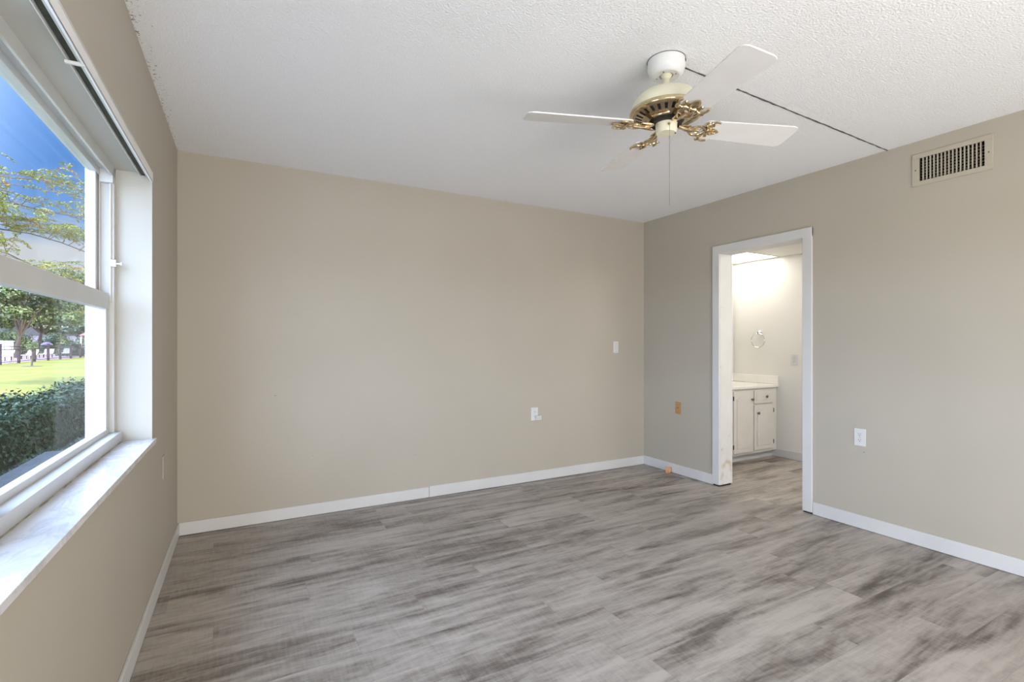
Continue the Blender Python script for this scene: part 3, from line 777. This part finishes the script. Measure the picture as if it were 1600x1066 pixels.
for ang, r1 in ((-105, .572), (-17.5, .606), (74.5, .566), (160., .620)):
    B = Matrix.Translation(FC + Vector((0, 0, ZB))) @ Matrix.Rotation(math.radians(ang), 4, 'Z') @ Matrix.Rotation(PITCH, 4, 'X')
    m = MB(); m.prism(blade_shape(r1), .0055, B); bmesh.ops.bevel(m.bm, geom=[e for e in m.bm.edges], offset=.0012, segments=1, affect='EDGES')
    blade = m.build('blade', M['blade'], fan)
    # ornate brass iron: stem, oval scroll, wide crossbar with curled ends, pierced leaf
    m = MB()
    zi = -.006
    m.tube(bez([(.060, 0, .006), (.085, 0, -.004), (.110, 0, -.008), (.150, 0, zi)]), .0085, n=8)
    for s in (-1, 1):
        m.tube(bez([(.100, s * .004, -.006), (.125, s * .024, -.009), (.150, s * .030, -.008), (.172, s * .018, zi), (.182, 0, zi)]), .0050, n=8)
        m.tube(bez([(.182, 0, zi), (.184, s * .022, zi - .001), (.176, s * .040, zi - .002), (.186, s * .056, zi - .003), (.206, s * .064, zi), (.222, s * .060, zi)]), [.0062] * 35 + [.0055, .005, .0045, .004, .0035, .003] + [.003] * 10, n=8) if False else \
        m.tube(bez([(.182, 0, zi), (.184, s * .022, zi - .001), (.176, s * .040, zi - .002), (.186, s * .056, zi - .003), (.206, s * .064, zi), (.222, s * .060, zi)]), .0052, n=8)
        m.tube(bez([(.176, s * .040, zi), (.166, s * .050, zi - .002), (.172, s * .061, zi - .003), (.184, s * .060, zi)]), .0038, n=8)
        m.tube(bez([(.190, s * .006, zi), (.212, s * .016, zi - .002), (.232, s * .010, zi), (.245, 0, zi)]), .0042, n=8)
        m.lathe([(0, -.006), (.006, -.005), (.008, 0)], n=12, mat=Matrix.Translation((.205, s * .036, -.001)))
        m.obox(Matrix.Translation((.190, s * .028, -.003)), .030, .024, .004, .001)
    m.obox(Matrix.Translation((.205, 0, -.003)), .060, .018, .004, .001)
    m.lathe([(0, -.006), (.006, -.005), (.008, 0)], n=12, mat=Matrix.Translation((.232, 0, -.001)))
    m.obox(Matrix.Translation((.088, 0, .004)), .050, .030, .006, .002)
    m.build('blade_iron', M['brass'], blade, B, smooth=True)

# ================================================================ bathroom things
VX0, VX1, VYF = XR + .16, BX - .003, 3.350
van = empty('vanity_cabinet', ((VX0 + VX1) / 2, 3.6, 0), 'white painted vanity cabinet with raised panel doors in the small room', 'cabinet')
m = MB()
m.box(VX0, VX1, VYF + .018, 3.884, .075, .752); m.box(VX0, VX1, VYF, VYF + .018, .075, .752)
m.box(VX0, VX1, VYF + .055, 3.88, .0, .074)
m.build('body', M['vanity'], van)
m = MB(); m.box(VX0, VX1, VYF + .047, VYF + .055, .001, .066); m.build('toe_kick', M['trim'], van)
def arch_panel(m, x0, x1, z0, z1, y, arch=.03):
    """raised panel with an arched (cathedral) top, seen from -y"""
    poly = [(x0, z0), (x1, z0), (x1, z1 - arch)]
    n = 12
    if arch:
        for i in range(1, n):
            t = i / n; x = x1 + (x0 - x1) * t; poly.append((x, z1 - arch + arch * (math.sin(PI * t) ** 2)))
    else: poly.append((x1, z1)) or poly.append((x0, z1))
    if arch: poly.append((x0, z1 - arch))
    F = Matrix(((1, 0, 0, 0), (0, 0, -1, y), (0, 1, 0, 0), (0, 0, 0, 1)))
    m.prism(poly, .005, F)
def cab_front(x0, x1, z0, z1, knob, name='door', arch=.045, hinge=None):
    m = MB(); m.box(x0, x1, VYF - .018, VYF - .0005, z0, z1, bev=.003)
    d = m.build(name, M['vanity'], van)
    e = .045 if name == 'door' else .030
    m = MB(); arch_panel(m, x0 + e, x1 - e, z0 + e, z1 - e * .8, VYF - .018, arch if name == 'door' else .0)
    bmesh.ops.bevel(m.bm, geom=[ed for ed in m.bm.edges], offset=.0018, segments=1, affect='EDGES')
    m.build('raised_panel', M['vanity'], d)
    # groove line around the panel
    m = MB(); kx, kz = knob
    m.lathe([(0, .026), (.009, .0255), (.0145, .021), (.0145, .017), (.006, .012), (.005, .002), (.009, 0)], n=16,
            mat=Matrix.Translation((kx, VYF - .018, kz)) @ Matrix.Rotation(PI / 2, 4, 'X'))
    m.build('knob', M['knob'], d, smooth=True)
    if hinge:
        for hz_ in (z0 + .07, z1 - .07):
            m = MB(); m.box(hinge - .004, hinge + .005, VYF - .020, VYF - .001, hz_ - .022, hz_ + .022, bev=.001); m.build('hinge', M['slot'], d)
cab_front(4.715, 5.020, .098, .730, (4.992, .640), hinge=4.712)
cab_front(5.036, 5.350, .590, .728, (5.222, .660), name='drawer')
cab_front(5.036, 5.350, .104, .576, (5.086, .492), hinge=5.355)
cab_front(4.395, 4.700, .098, .730, (4.424, .640))
cab_front(4.110, 4.380, .098, .730, (4.352, .640))
ct = empty('vanity_countertop', (4.75, 3.6, .752), 'glossy cream countertop with backsplash resting on the vanity cabinet', 'countertop')
m = MB(); m.box(VX0 - .01, BX - .002, VYF - .030, BYV - .001, .752, .778, bev=.004); m.build('top', M['counter'], ct)
m = MB(); m.box(BX - .020, BX - .001, VYF - .028, BYV - .022, .779, .868, bev=.003); m.build('side_splash', M['counter'], ct)
m = MB(); m.box(VX0 - .01, BX - .001, BYV - .021, BYV - .001, .779, .868, bev=.003); m.build('back_splash', M['counter'], ct)
mr_ = empty('wall_mirror', (4.8, BYV, .88), 'wall mirror with thin light frame above the vanity backsplash', 'mirror')
MB().box(VX0 + .1, 5.385, BYV - .010, BYV - .001, .89, 2.09).build('mirror_glass', M['mirror'], mr_)
m = MB(); m.box(5.385, 5.400, BYV - .016, BYV - .001, .875, 2.105, bev=.003); m.box(VX0 + .085, VX0 + .1, BYV - .016, BYV - .001, .875, 2.105, bev=.003)
m.box(VX0 + .1, 5.385, BYV - .016, BYV - .001, 2.09, 2.105, bev=.003); m.box(VX0 + .1, 5.385, BYV - .016, BYV - .001, .875, .89, bev=.003)
m.build('frame', M['trim'], mr_)
F = frame_for('bath', 3.545, 1.335)
tr_ = empty('towel_ring', F.translation, 'round chrome towel ring on the lit small-room wall above the vanity end', 'towel ring')
m = MB(); m.lathe([(0, .0), (.026, 0), (.026, .006), (.020, .012), (.010, .016), (.009, .040), (.012, .044), (0, .046)], n=24, mat=F); m.build('post', M['chrome'], tr_, smooth=True)
m = MB()
m.tube([F @ Vector((.079 * math.sin(2 * PI * k / 48), -.083 + .079 * math.cos(2 * PI * k / 48), .034)) for k in range(48)], .0045, n=10, closed=True)
m.build('ring', M['chrome'], tr_, smooth=True)

# ================================================================ outdoors
ZG = -.15
# foliage helper: thousands of small leaves as ONE mesh
def leaves(name, mat, P, Nn, size, parent=None, aspect=.5, seed=1, jitter=.6, droop=None):
    rg = np.random.default_rng(seed); n = len(P)
    d = Nn + rg.normal(0, jitter, (n, 3)); d /= np.linalg.norm(d, axis=1)[:, None] + 1e-9
    t = rg.normal(0, 1, (n, 3))
    if droop is not None: t = t * .5 + droop
    t -= d * (t * d).sum(1)[:, None]; t /= np.linalg.norm(t, axis=1)[:, None] + 1e-9
    b = np.cross(d, t); s = size * rg.uniform(.6, 1.3, n)[:, None]
    fold = d * s * .12
    v = np.stack([P - t * s, P + b * s * aspect + fold, P + t * s, P - b * s * aspect + fold], 1).reshape(-1, 3)
    me = bpy.data.meshes.new(name)
    me.vertices.add(4 * n); me.vertices.foreach_set('co', v.ravel().astype('f'))
    # two triangles folded along the midrib
    idx = np.arange(n)[:, None] * 4 + np.array([[0, 1, 2, 0, 2, 3]])
    me.loops.add(6 * n); me.loops.foreach_set('vertex_index', idx.ravel().astype('i'))
    me.polygons.add(2 * n); me.polygons.foreach_set('loop_start', (np.arange(2 * n) * 3).astype('i'))
    me.update(calc_edges=True); me.validate()
    me.materials.append(mat)
    o = bpy.data.objects.new(name, me); COL.objects.link(o)
    if parent is not None:
        o.parent = parent; o.matrix_parent_inverse = parent.matrix_world.inverted()
    return o

S(MB().box(-80, 60, -20, 140, ZG - .5, ZG).build('ground', M['lawn']))
M['bounce_pale'] = vmat('pale_bounce_patch', (.72, .70, .67), (.80, .785, .76), .8, scale=1.5, detail=5.)
S(MB().box(-30, -.25, -19, 1.2, ZG, ZG + .02).build('bounce_ground', M['bounce_pale']))  # unseen pale patch, added to bounce daylight up to the ceiling
m = MB(); m.box(-60, -13.4, 24, 130, ZG, ZG + .03); deck = m.build('pool_deck', M['deck']); S(deck)

# hedge along the house
hx0, hx1, hy0, hy1, hzt = -1.68, -1.16, 1.6, 15., .665
hed = empty('hedge', (-1.4, 7, ZG), 'long clipped dark green hedge running just outside the window', 'hedge')
m = MB(); m.box(hx0 + .07, hx1 - .07, hy0, hy1, ZG, hzt - .08); m.build('inner_core', M['hedge_core'], hed)  # solid dark core filling the hedge behind its leaves
rg = np.random.default_rng(5)
Ps = []; Ns = []
def face(n, fx, fy, fz, nn):
    p = np.stack([fx(n), fy(n), fz(n)], 1); Ps.append(p); Ns.append(np.tile(nn, (n, 1)))
def hy(n): return hy0 + (hy1 - hy0) * rg.random(n) ** 1.25
bump = lambda y: .035 * np.sin(y * 3.1) + .025 * np.sin(y * 7.7 + 1) + .015 * np.sin(y * 17)
yy = hy(26000); Ps.append(np.stack([hx1 + bump(yy + 3) - rg.random(26000) * .10, yy, ZG + (hzt - ZG) * rg.random(26000)], 1)); Ns.append(np.tile((1., 0, .25), (26000, 1)))
yy = hy(17000); xx = hx0 + (hx1 - hx0) * rg.random(17000); Ps.append(np.stack([xx, yy, hzt + bump(yy + xx) - rg.random(17000) * .09 + rg.random(17000) ** 6 * .09], 1)); Ns.append(np.tile((.1, 0, 1.), (17000, 1)))
yy = hy(8000); Ps.append(np.stack([hx0 + rg.random(8000) * .08, yy, ZG + (hzt - ZG) * rg.random(8000)], 1)); Ns.append(np.tile((-1., 0, .25), (8000, 1)))
leaves('foliage', M['hedge'], np.concatenate(Ps), np.concatenate(Ns), .021, hed, .55, 2, .55)

# background trees: irregular crown of leaf clusters on a trunk with limbs
def tree(x, y, h, r, mat, label, seed, nl=9000, trunk_h=None, size=.16, name='tree', group=None):
    rg = np.random.default_rng(seed); rr = random.Random(seed)
    root = empty(name, (x, y, ZG), label, 'tree', group)
    th = trunk_h or h * .38
    m = MB()
    lean = rr.uniform(-.4, .4)
    m.tube([(x, y, ZG), (x + lean * .3, y, ZG + th * .5), (x + lean, y, ZG + th), (x + lean * 1.2, y, ZG + h * .7)], [.20, .16, .13, .06], n=10)
    cl = []
    for k in range(26):
        a = rr.uniform(0, 2 * PI); q = rr.random() ** .5; zz = rr.uniform(-.75, 1)
        rad = r * q * math.sqrt(max(0.15, 1 - zz * zz * .8))
        cl.append((x + rad * math.cos(a), y + rad * math.sin(a), ZG + th + (h - th) * (.5 + .42 * zz), r * rr.uniform(.26, .42)))
    for c in cl[:9]:
        m.tube([(x + lean, y, ZG + th * .95), ((x + c[0]) / 2, (y + c[1]) / 2, (ZG + th + c[2]) / 2 + .2), c[:3]], [.09, .05, .02], n=6)
    m.build('trunk', M['bark'], root)
    P = []; Nn = []
    for c in cl:
        k = nl // len(cl); d = rg.normal(0, 1, (k, 3)); d /= np.linalg.norm(d, axis=1)[:, None]
        rad = c[3] * (1 - .5 * rg.random(k) ** 2)[:, None]
        P.append(np.array(c[:3]) + d * rad * np.array([1, 1, .62])); Nn.append(d + np.array([0, 0, .7]))
    leaves('foliage', mat, np.concatenate(P), np.concatenate(Nn), size, root, .5, seed, .5)
    return root
tree(-25.0, 68, 8.8, 3.6, M['tree_b'], 'tall dark tree with dense crown beyond the fence, leftmost of the far row', 21, 15000, 1.9, .17)
tree(-17.6, 62, 8.2, 3.1, M['tree_a'], 'olive green tree with loose crown in the middle of the far row', 22, 15000, 2.1, .17)
tree(-20.0, 77, 9.2, 4.0, M['tree_a'], 'large olive tree just left of the pink roof beyond the lawn', 23, 15000, 2.6, .18)
tree(-9.6, 66, 9.5, 3.3, M['tree_b'], 'dark green tree at the right end of the far row', 24, 15000, 1.6, .17)
tree(-32, 87, 11, 5.0, M['tree_b'], 'shadowy tree standing deepest behind the far row', 25, 14000, 1.5, .26)
tree(-20.5, 98, 12.5, 5.4, M['tree_b'], 'shadowy tree farthest back behind the pink roof', 26, 14000, 1.2, .28)
# shade tree beside the house, out of frame, whose shadow crosses the lawn
tree(.4, 20.5, 6.6, 3.1, M['tree_a'], 'shade tree past the corner of the building', 27, 7000, 3.0, .14)

# dark understorey shrubs behind the fence
for i, (x, y, r) in enumerate(((-19.5, 56, 1.6), (-17.9, 58.5, 1.1), (-22.2, 60, 1.8), (-15.6, 70.3, 1.2), (-15.3, 78, 1.2), (-25.5, 76, 2.4), (-20, 83.5, 2.4), (-18.2, 91.5, 2.3), (-26, 90, 3.0), (-21, 70.5, 1.7), (-15.8, 97, 2.4), (-14., 91, 1.3))):
    rt = empty('shrub', (x, y, ZG), ('dark shrub in shade beneath the far trees beyond the fence'), 'shrub', 'shrubs under the far trees')
    k = 2500; rg = np.random.default_rng(40 + i); d = rg.normal(0, 1, (k, 3)); d /= np.linalg.norm(d, axis=1)[:, None]; d[:, 2] = abs(d[:, 2])
    leaves('foliage', M['tree_b'], np.array((x, y, ZG)) + d * r * (1 - .3 * rg.random(k))[:, None] * np.array([1, 1, 1.15]), d, .16, rt, .5, 40 + i, .5)
    m = MB(); m.lathe([(0, r * .85), (r * .5, r * .7), (r * .75, r * .3), (r * .7, 0)], (x, y, ZG), n=12); m.build('inner_core', M['core'], rt)  # solid dark core inside the shrub's leaves

# near feathery tree: trunk left of the window, long flat boughs reaching in
pt = empty('feathery_tree', (-7.2, 12.6, ZG), 'near tree with feathery yellow-green and rust leaves reaching across the upper window', 'tree')
m = MB()
T0 = Vector((-7.2, 12.6, ZG))
m.tube([T0, T0 + Vector((.1, 0, 1.2)), T0 + Vector((.4, 0, 2.4)), T0 + Vector((.9, -.1, 3.7))], [.22, .17, .14, .08], n=12)
pr = random.Random(19)
sprays = []
def bough(start, end, sag, r, ns, seed, spread=.5):
    q = random.Random(seed); a = Vector(start); b = Vector(end); pts = []
    for i in range(13):
        t = i / 12; p = a.lerp(b, t) + Vector((q.uniform(-.05, .05), q.uniform(-.1, .1), sag * math.sin(PI * t) + q.uniform(-.05, .05))); pts.append(p)
    m.tube(pts, [r * (1 - .85 * i / 12) for i in range(13)], n=6)
    for k in range(ns):
        t = .30 + .70 * k / max(1, ns - 1) + q.uniform(-.02, .02); t = min(.99, t)
        i = min(11, int(t * 12)); p = pts[i].lerp(pts[i + 1], t * 12 - i)
        dirv = Vector((q.uniform(-.4, 1), q.uniform(-.8, .8), q.uniform(-.05, .35))).normalized()
        ln = q.uniform(.25, .7) * spread * 2
        e_ = p + dirv * ln
        mid = p.lerp(e_, .5) + Vector((0, 0, .08))
        m.tube([p, mid, e_], [.006, .004, .002], n=5)
        for s_ in range(3): sprays.append((p.lerp(e_, .35 + .32 * s_) + Vector((0, 0, .05)), dirv, q))
fork = T0 + Vector((.9, -.1, 3.7))
bough(fork, (-1.5, 11.6, 3.90), .45, .030, 17, 1)
bough(fork + Vector((0, 0, -.1)), (-1.7, 12.4, 3.45), .40, .030, 24, 2)
bough(fork + Vector((0, 0, -.3)), (-1.5, 12.9, 2.75), .40, .026, 24, 3)
bough(fork + Vector((0, 0, -.5)), (-1.7, 11.8, 2.05), .45, .024, 24, 4)
bough(fork, (-2.4, 13.2, 4.2), .35, .022, 12, 5)
bough(fork + Vector((0, 0, -.2)), (-2.3, 12.0, 3.1), .35, .022, 26, 6)
bough(fork + Vector((0, 0, -.6)), (-2.0, 13.4, 1.9), .35, .022, 24, 7)
bough(fork + Vector((0, 0, -.2)), (-2.8, 12.6, 3.3), .15, .022, 20, 11)
bough(fork, (-7.5, 9.5, 4.6), .5, .05, 14, 8)
bough(fork, (-10.5, 13.5, 4.6), .5, .05, 14, 9)
bough(fork, (-7., 16.5, 4.9), .5, .05, 14, 10)
m.build('boughs', M['twig'], pt)
P = []; Dn = []
rg = np.random.default_rng(77)
for (p, dv, q) in sprays:
    # a pinnate frond: leaflets in two ranks along an arching midrib
    d = Vector((dv.x + q.uniform(-.5, .5), dv.y + q.uniform(-.5, .5), 0)).normalized(); side = Vector((-d.y, d.x, 0))
    Lr = q.uniform(.26, .50); nseg = 18
    for i in range(nseg):
        t = i / (nseg - 1); c = p + d * (Lr * t) + Vector((0, 0, .05 * math.sin(PI * t) - .10 * t * t))
        wv = .10 * math.sin(PI * min(1, t * .9 + .12))
        for s_ in (-1, 1):
            for w_ in (.35, .8):
                P.append(c + side * (s_ * wv * w_) - Vector((0, 0, .03 * w_))); Dn.append((0., 0., 1.))
leaves('foliage', M['poin'], np.array([tuple(v) for v in P]), np.array(Dn), .026, pt, .34, 9, .45)

# young sapling on the lawn
sx, sy = -10.3, 39.3
sp_ = empty('sapling', (sx, sy, ZG), 'thin young sapling standing on the lawn in front of the fence', 'sapling')
m = MB(); m.tube([(sx, sy, ZG), (sx + .03, sy, ZG + .7), (sx, sy, ZG + 1.3)], [.05, .04, .02], n=8)
for k in range(5):
    a = k * 1.3; m.tube([(sx, sy, ZG + .7 + .1 * k), (sx + .2 * math.cos(a), sy + .2 * math.sin(a), ZG + .95 + .1 * k)], [.018, .006], n=5)
m.build('stem', M['bark'], sp_)
rg = np.random.default_rng(31); d = rg.normal(0, 1, (260, 3)) * np.array([.13, .13, .16]); leaves('foliage', M['tree_a'], np.array((sx, sy, ZG + 1.2)) + d, d, .05, sp_, .5, 3, .5)
m = MB(); m.lathe([(0, .05), (.35, .03), (.5, 0)], (sx, sy, ZG), n=20); m.build('mulch_ring', M['bark'], sp_)

# pool fence, running away from the house: posts, rails and pickets
fx = -12.85; fy0, fy1, pitch = 31.0, 83.0, 3.05
fe = empty('pool_fence', (fx, 50, ZG), 'dark metal picket fence running along the far side of the lawn', 'fence')
y = fy0; k = 0; ys = []
while y <= fy1:
    m = MB(); m.box(fx - .07, fx + .07, y - .07, y + .07, ZG, ZG + 1.30, bev=.01); m.box(fx - .09, fx + .09, y - .09, y + .09, ZG + 1.30, ZG + 1.34, bev=.01)
    m.build('post', M['fence'], fe); ys.append(y); y += pitch
for z in (ZG + .15, ZG + .95, ZG + 1.15):
    m = MB(); m.box(fx - .02, fx + .02, fy0, ys[-1], z - .022, z + .022); m.build('rail', M['fence'], fe)
m = MB(); y = fy0 + .30; k = 0; first = None
while y < ys[-1]:
    if min(abs(y - q) for q in ys) > .1:
        if k < 100:
            if first is None:
                first = MB().box(fx - .009, fx + .009, y - .009, y + .009, ZG + .08, ZG + 1.15).build('picket', M['fence'], fe); fpy = y
            else:
                c = first.copy(); COL.objects.link(c); c.location.y += y - fpy
        else:
            m.box(fx - .009, fx + .009, y - .009, y + .009, ZG + .08, ZG + 1.15)
        k += 1
    y += .30
pk = m.build('far_pickets', M['fence'], fe)
pk['kind'] = 'stuff'

# things beyond the fence
m = MB(); 
cb = empty('utility_box', (-16.1, 55.0, ZG), 'white upright cabinet beyond the fence at the left window edge', 'cabinet')
MB().box(-16.45, -15.75, 54.6, 55.4, ZG + .03, ZG + 1.5, bev=.03).build('body', M['white_box'], cb)
MB().box(-16.5, -15.7, 54.55, 55.45, ZG + 1.5, ZG + 1.56, bev=.02).build('lid', M['white_box'], cb)
MB().box(-16.11, -16.09, 54.590, 54.60, ZG + .1, ZG + 1.45).build('door_seam', M['fence'], cb)
gz = empty('gazebo', (-16.6, 86, ZG), 'open gazebo with low pink hipped roof beyond the trees', 'gazebo')
gx, gy = -16.6, 86.
m = MB(); m.prism([(-1.4, 0), (1.4, 0), (0.2, .75), (-.2, .75)], 2.6, Matrix(((1, 0, 0, gx), (0, 0, 1, gy - 1.3), (0, 1, 0, ZG + 2.4), (0, 0, 0, 1)))); m.build('roof', M['pinkroof'], gz)
for (dx, dy) in ((-1.2, -1.1), (1.2, -1.1), (-1.2, 1.1), (1.2, 1.1)):
    MB().box(gx + dx - .08, gx + dx + .08, gy + dy - .08, gy + dy + .08, ZG, ZG + 2.4).build('post', M['pale_wall'], gz)
um = empty('patio_umbrella', (-16.4, 66, ZG), 'small violet patio umbrella standing beyond the fence', 'umbrella')
m = MB(); m.lathe([(0, 1.5), (.25, 1.44), (.46, 1.28), (.48, 1.22), (.25, 1.36), (0, 1.42)], (-16.4, 66, ZG), n=8); m.build('canopy', M['violet'], um)
m = MB(); m.tube([(-16.4, 66, ZG + .03), (-16.4, 66, ZG + 1.48)], .03, n=8); m.build('pole', M['fence'], um)
hs = empty('pool_house', (-30, 111, ZG), 'low pale building with grey roof far behind the trees', 'building')
MB().box(-42, -16, 109, 115, ZG, ZG + 2.6).build('wall', M['pale_wall'], hs)
m = MB(); m.prism([(-43, 0), (-15, 0), (-18, 1.6), (-40, 1.6)], 8, Matrix(((1, 0, 0, 0), (0, 0, 1, 108), (0, 1, 0, ZG + 2.6), (0, 0, 0, 1)))); m.build('roof', M['slot'], hs)
for k in range(6):
    x = -38 + k * 3.6; MB().box(x, x + 1.4, 108.96, 109.02, ZG + .9, ZG + 2.1).build('window', M['slot'], hs)
# low white wall pieces / loungers on the pool deck
for i, (x, y) in enumerate(((-15.2, 38.5), (-15.6, 42.5), (-15.4, 47.), (-15.3, 52.), (-15.2, 57.), (-15.4, 62.), (-15.3, 67.5))):
    lo = empty('pool_lounger', (x, y, ZG + .03), 'pale pool lounger in the row beyond the fence', 'lounger', 'pool loungers beyond the fence')
    m = MB(); m.box(x - .35, x + .35, y - .95, y + .4, ZG + .33, ZG + .40, bev=.02); m.obox(Matrix.Translation((x, y + .68, ZG + .58)) @ Matrix.Rotation(.75, 4, 'X'), .70, .72, .06, .02); m.build('cushion', M['pale_wall'], lo)
    for (dx, dy) in ((-.3, -.85), (.3, -.85), (-.3, .35), (.3, .35)):
        MB().box(x + dx - .03, x + dx + .03, y + dy - .03, y + dy + .03, ZG + .03, ZG + .33).build('leg', M['fence'], lo)
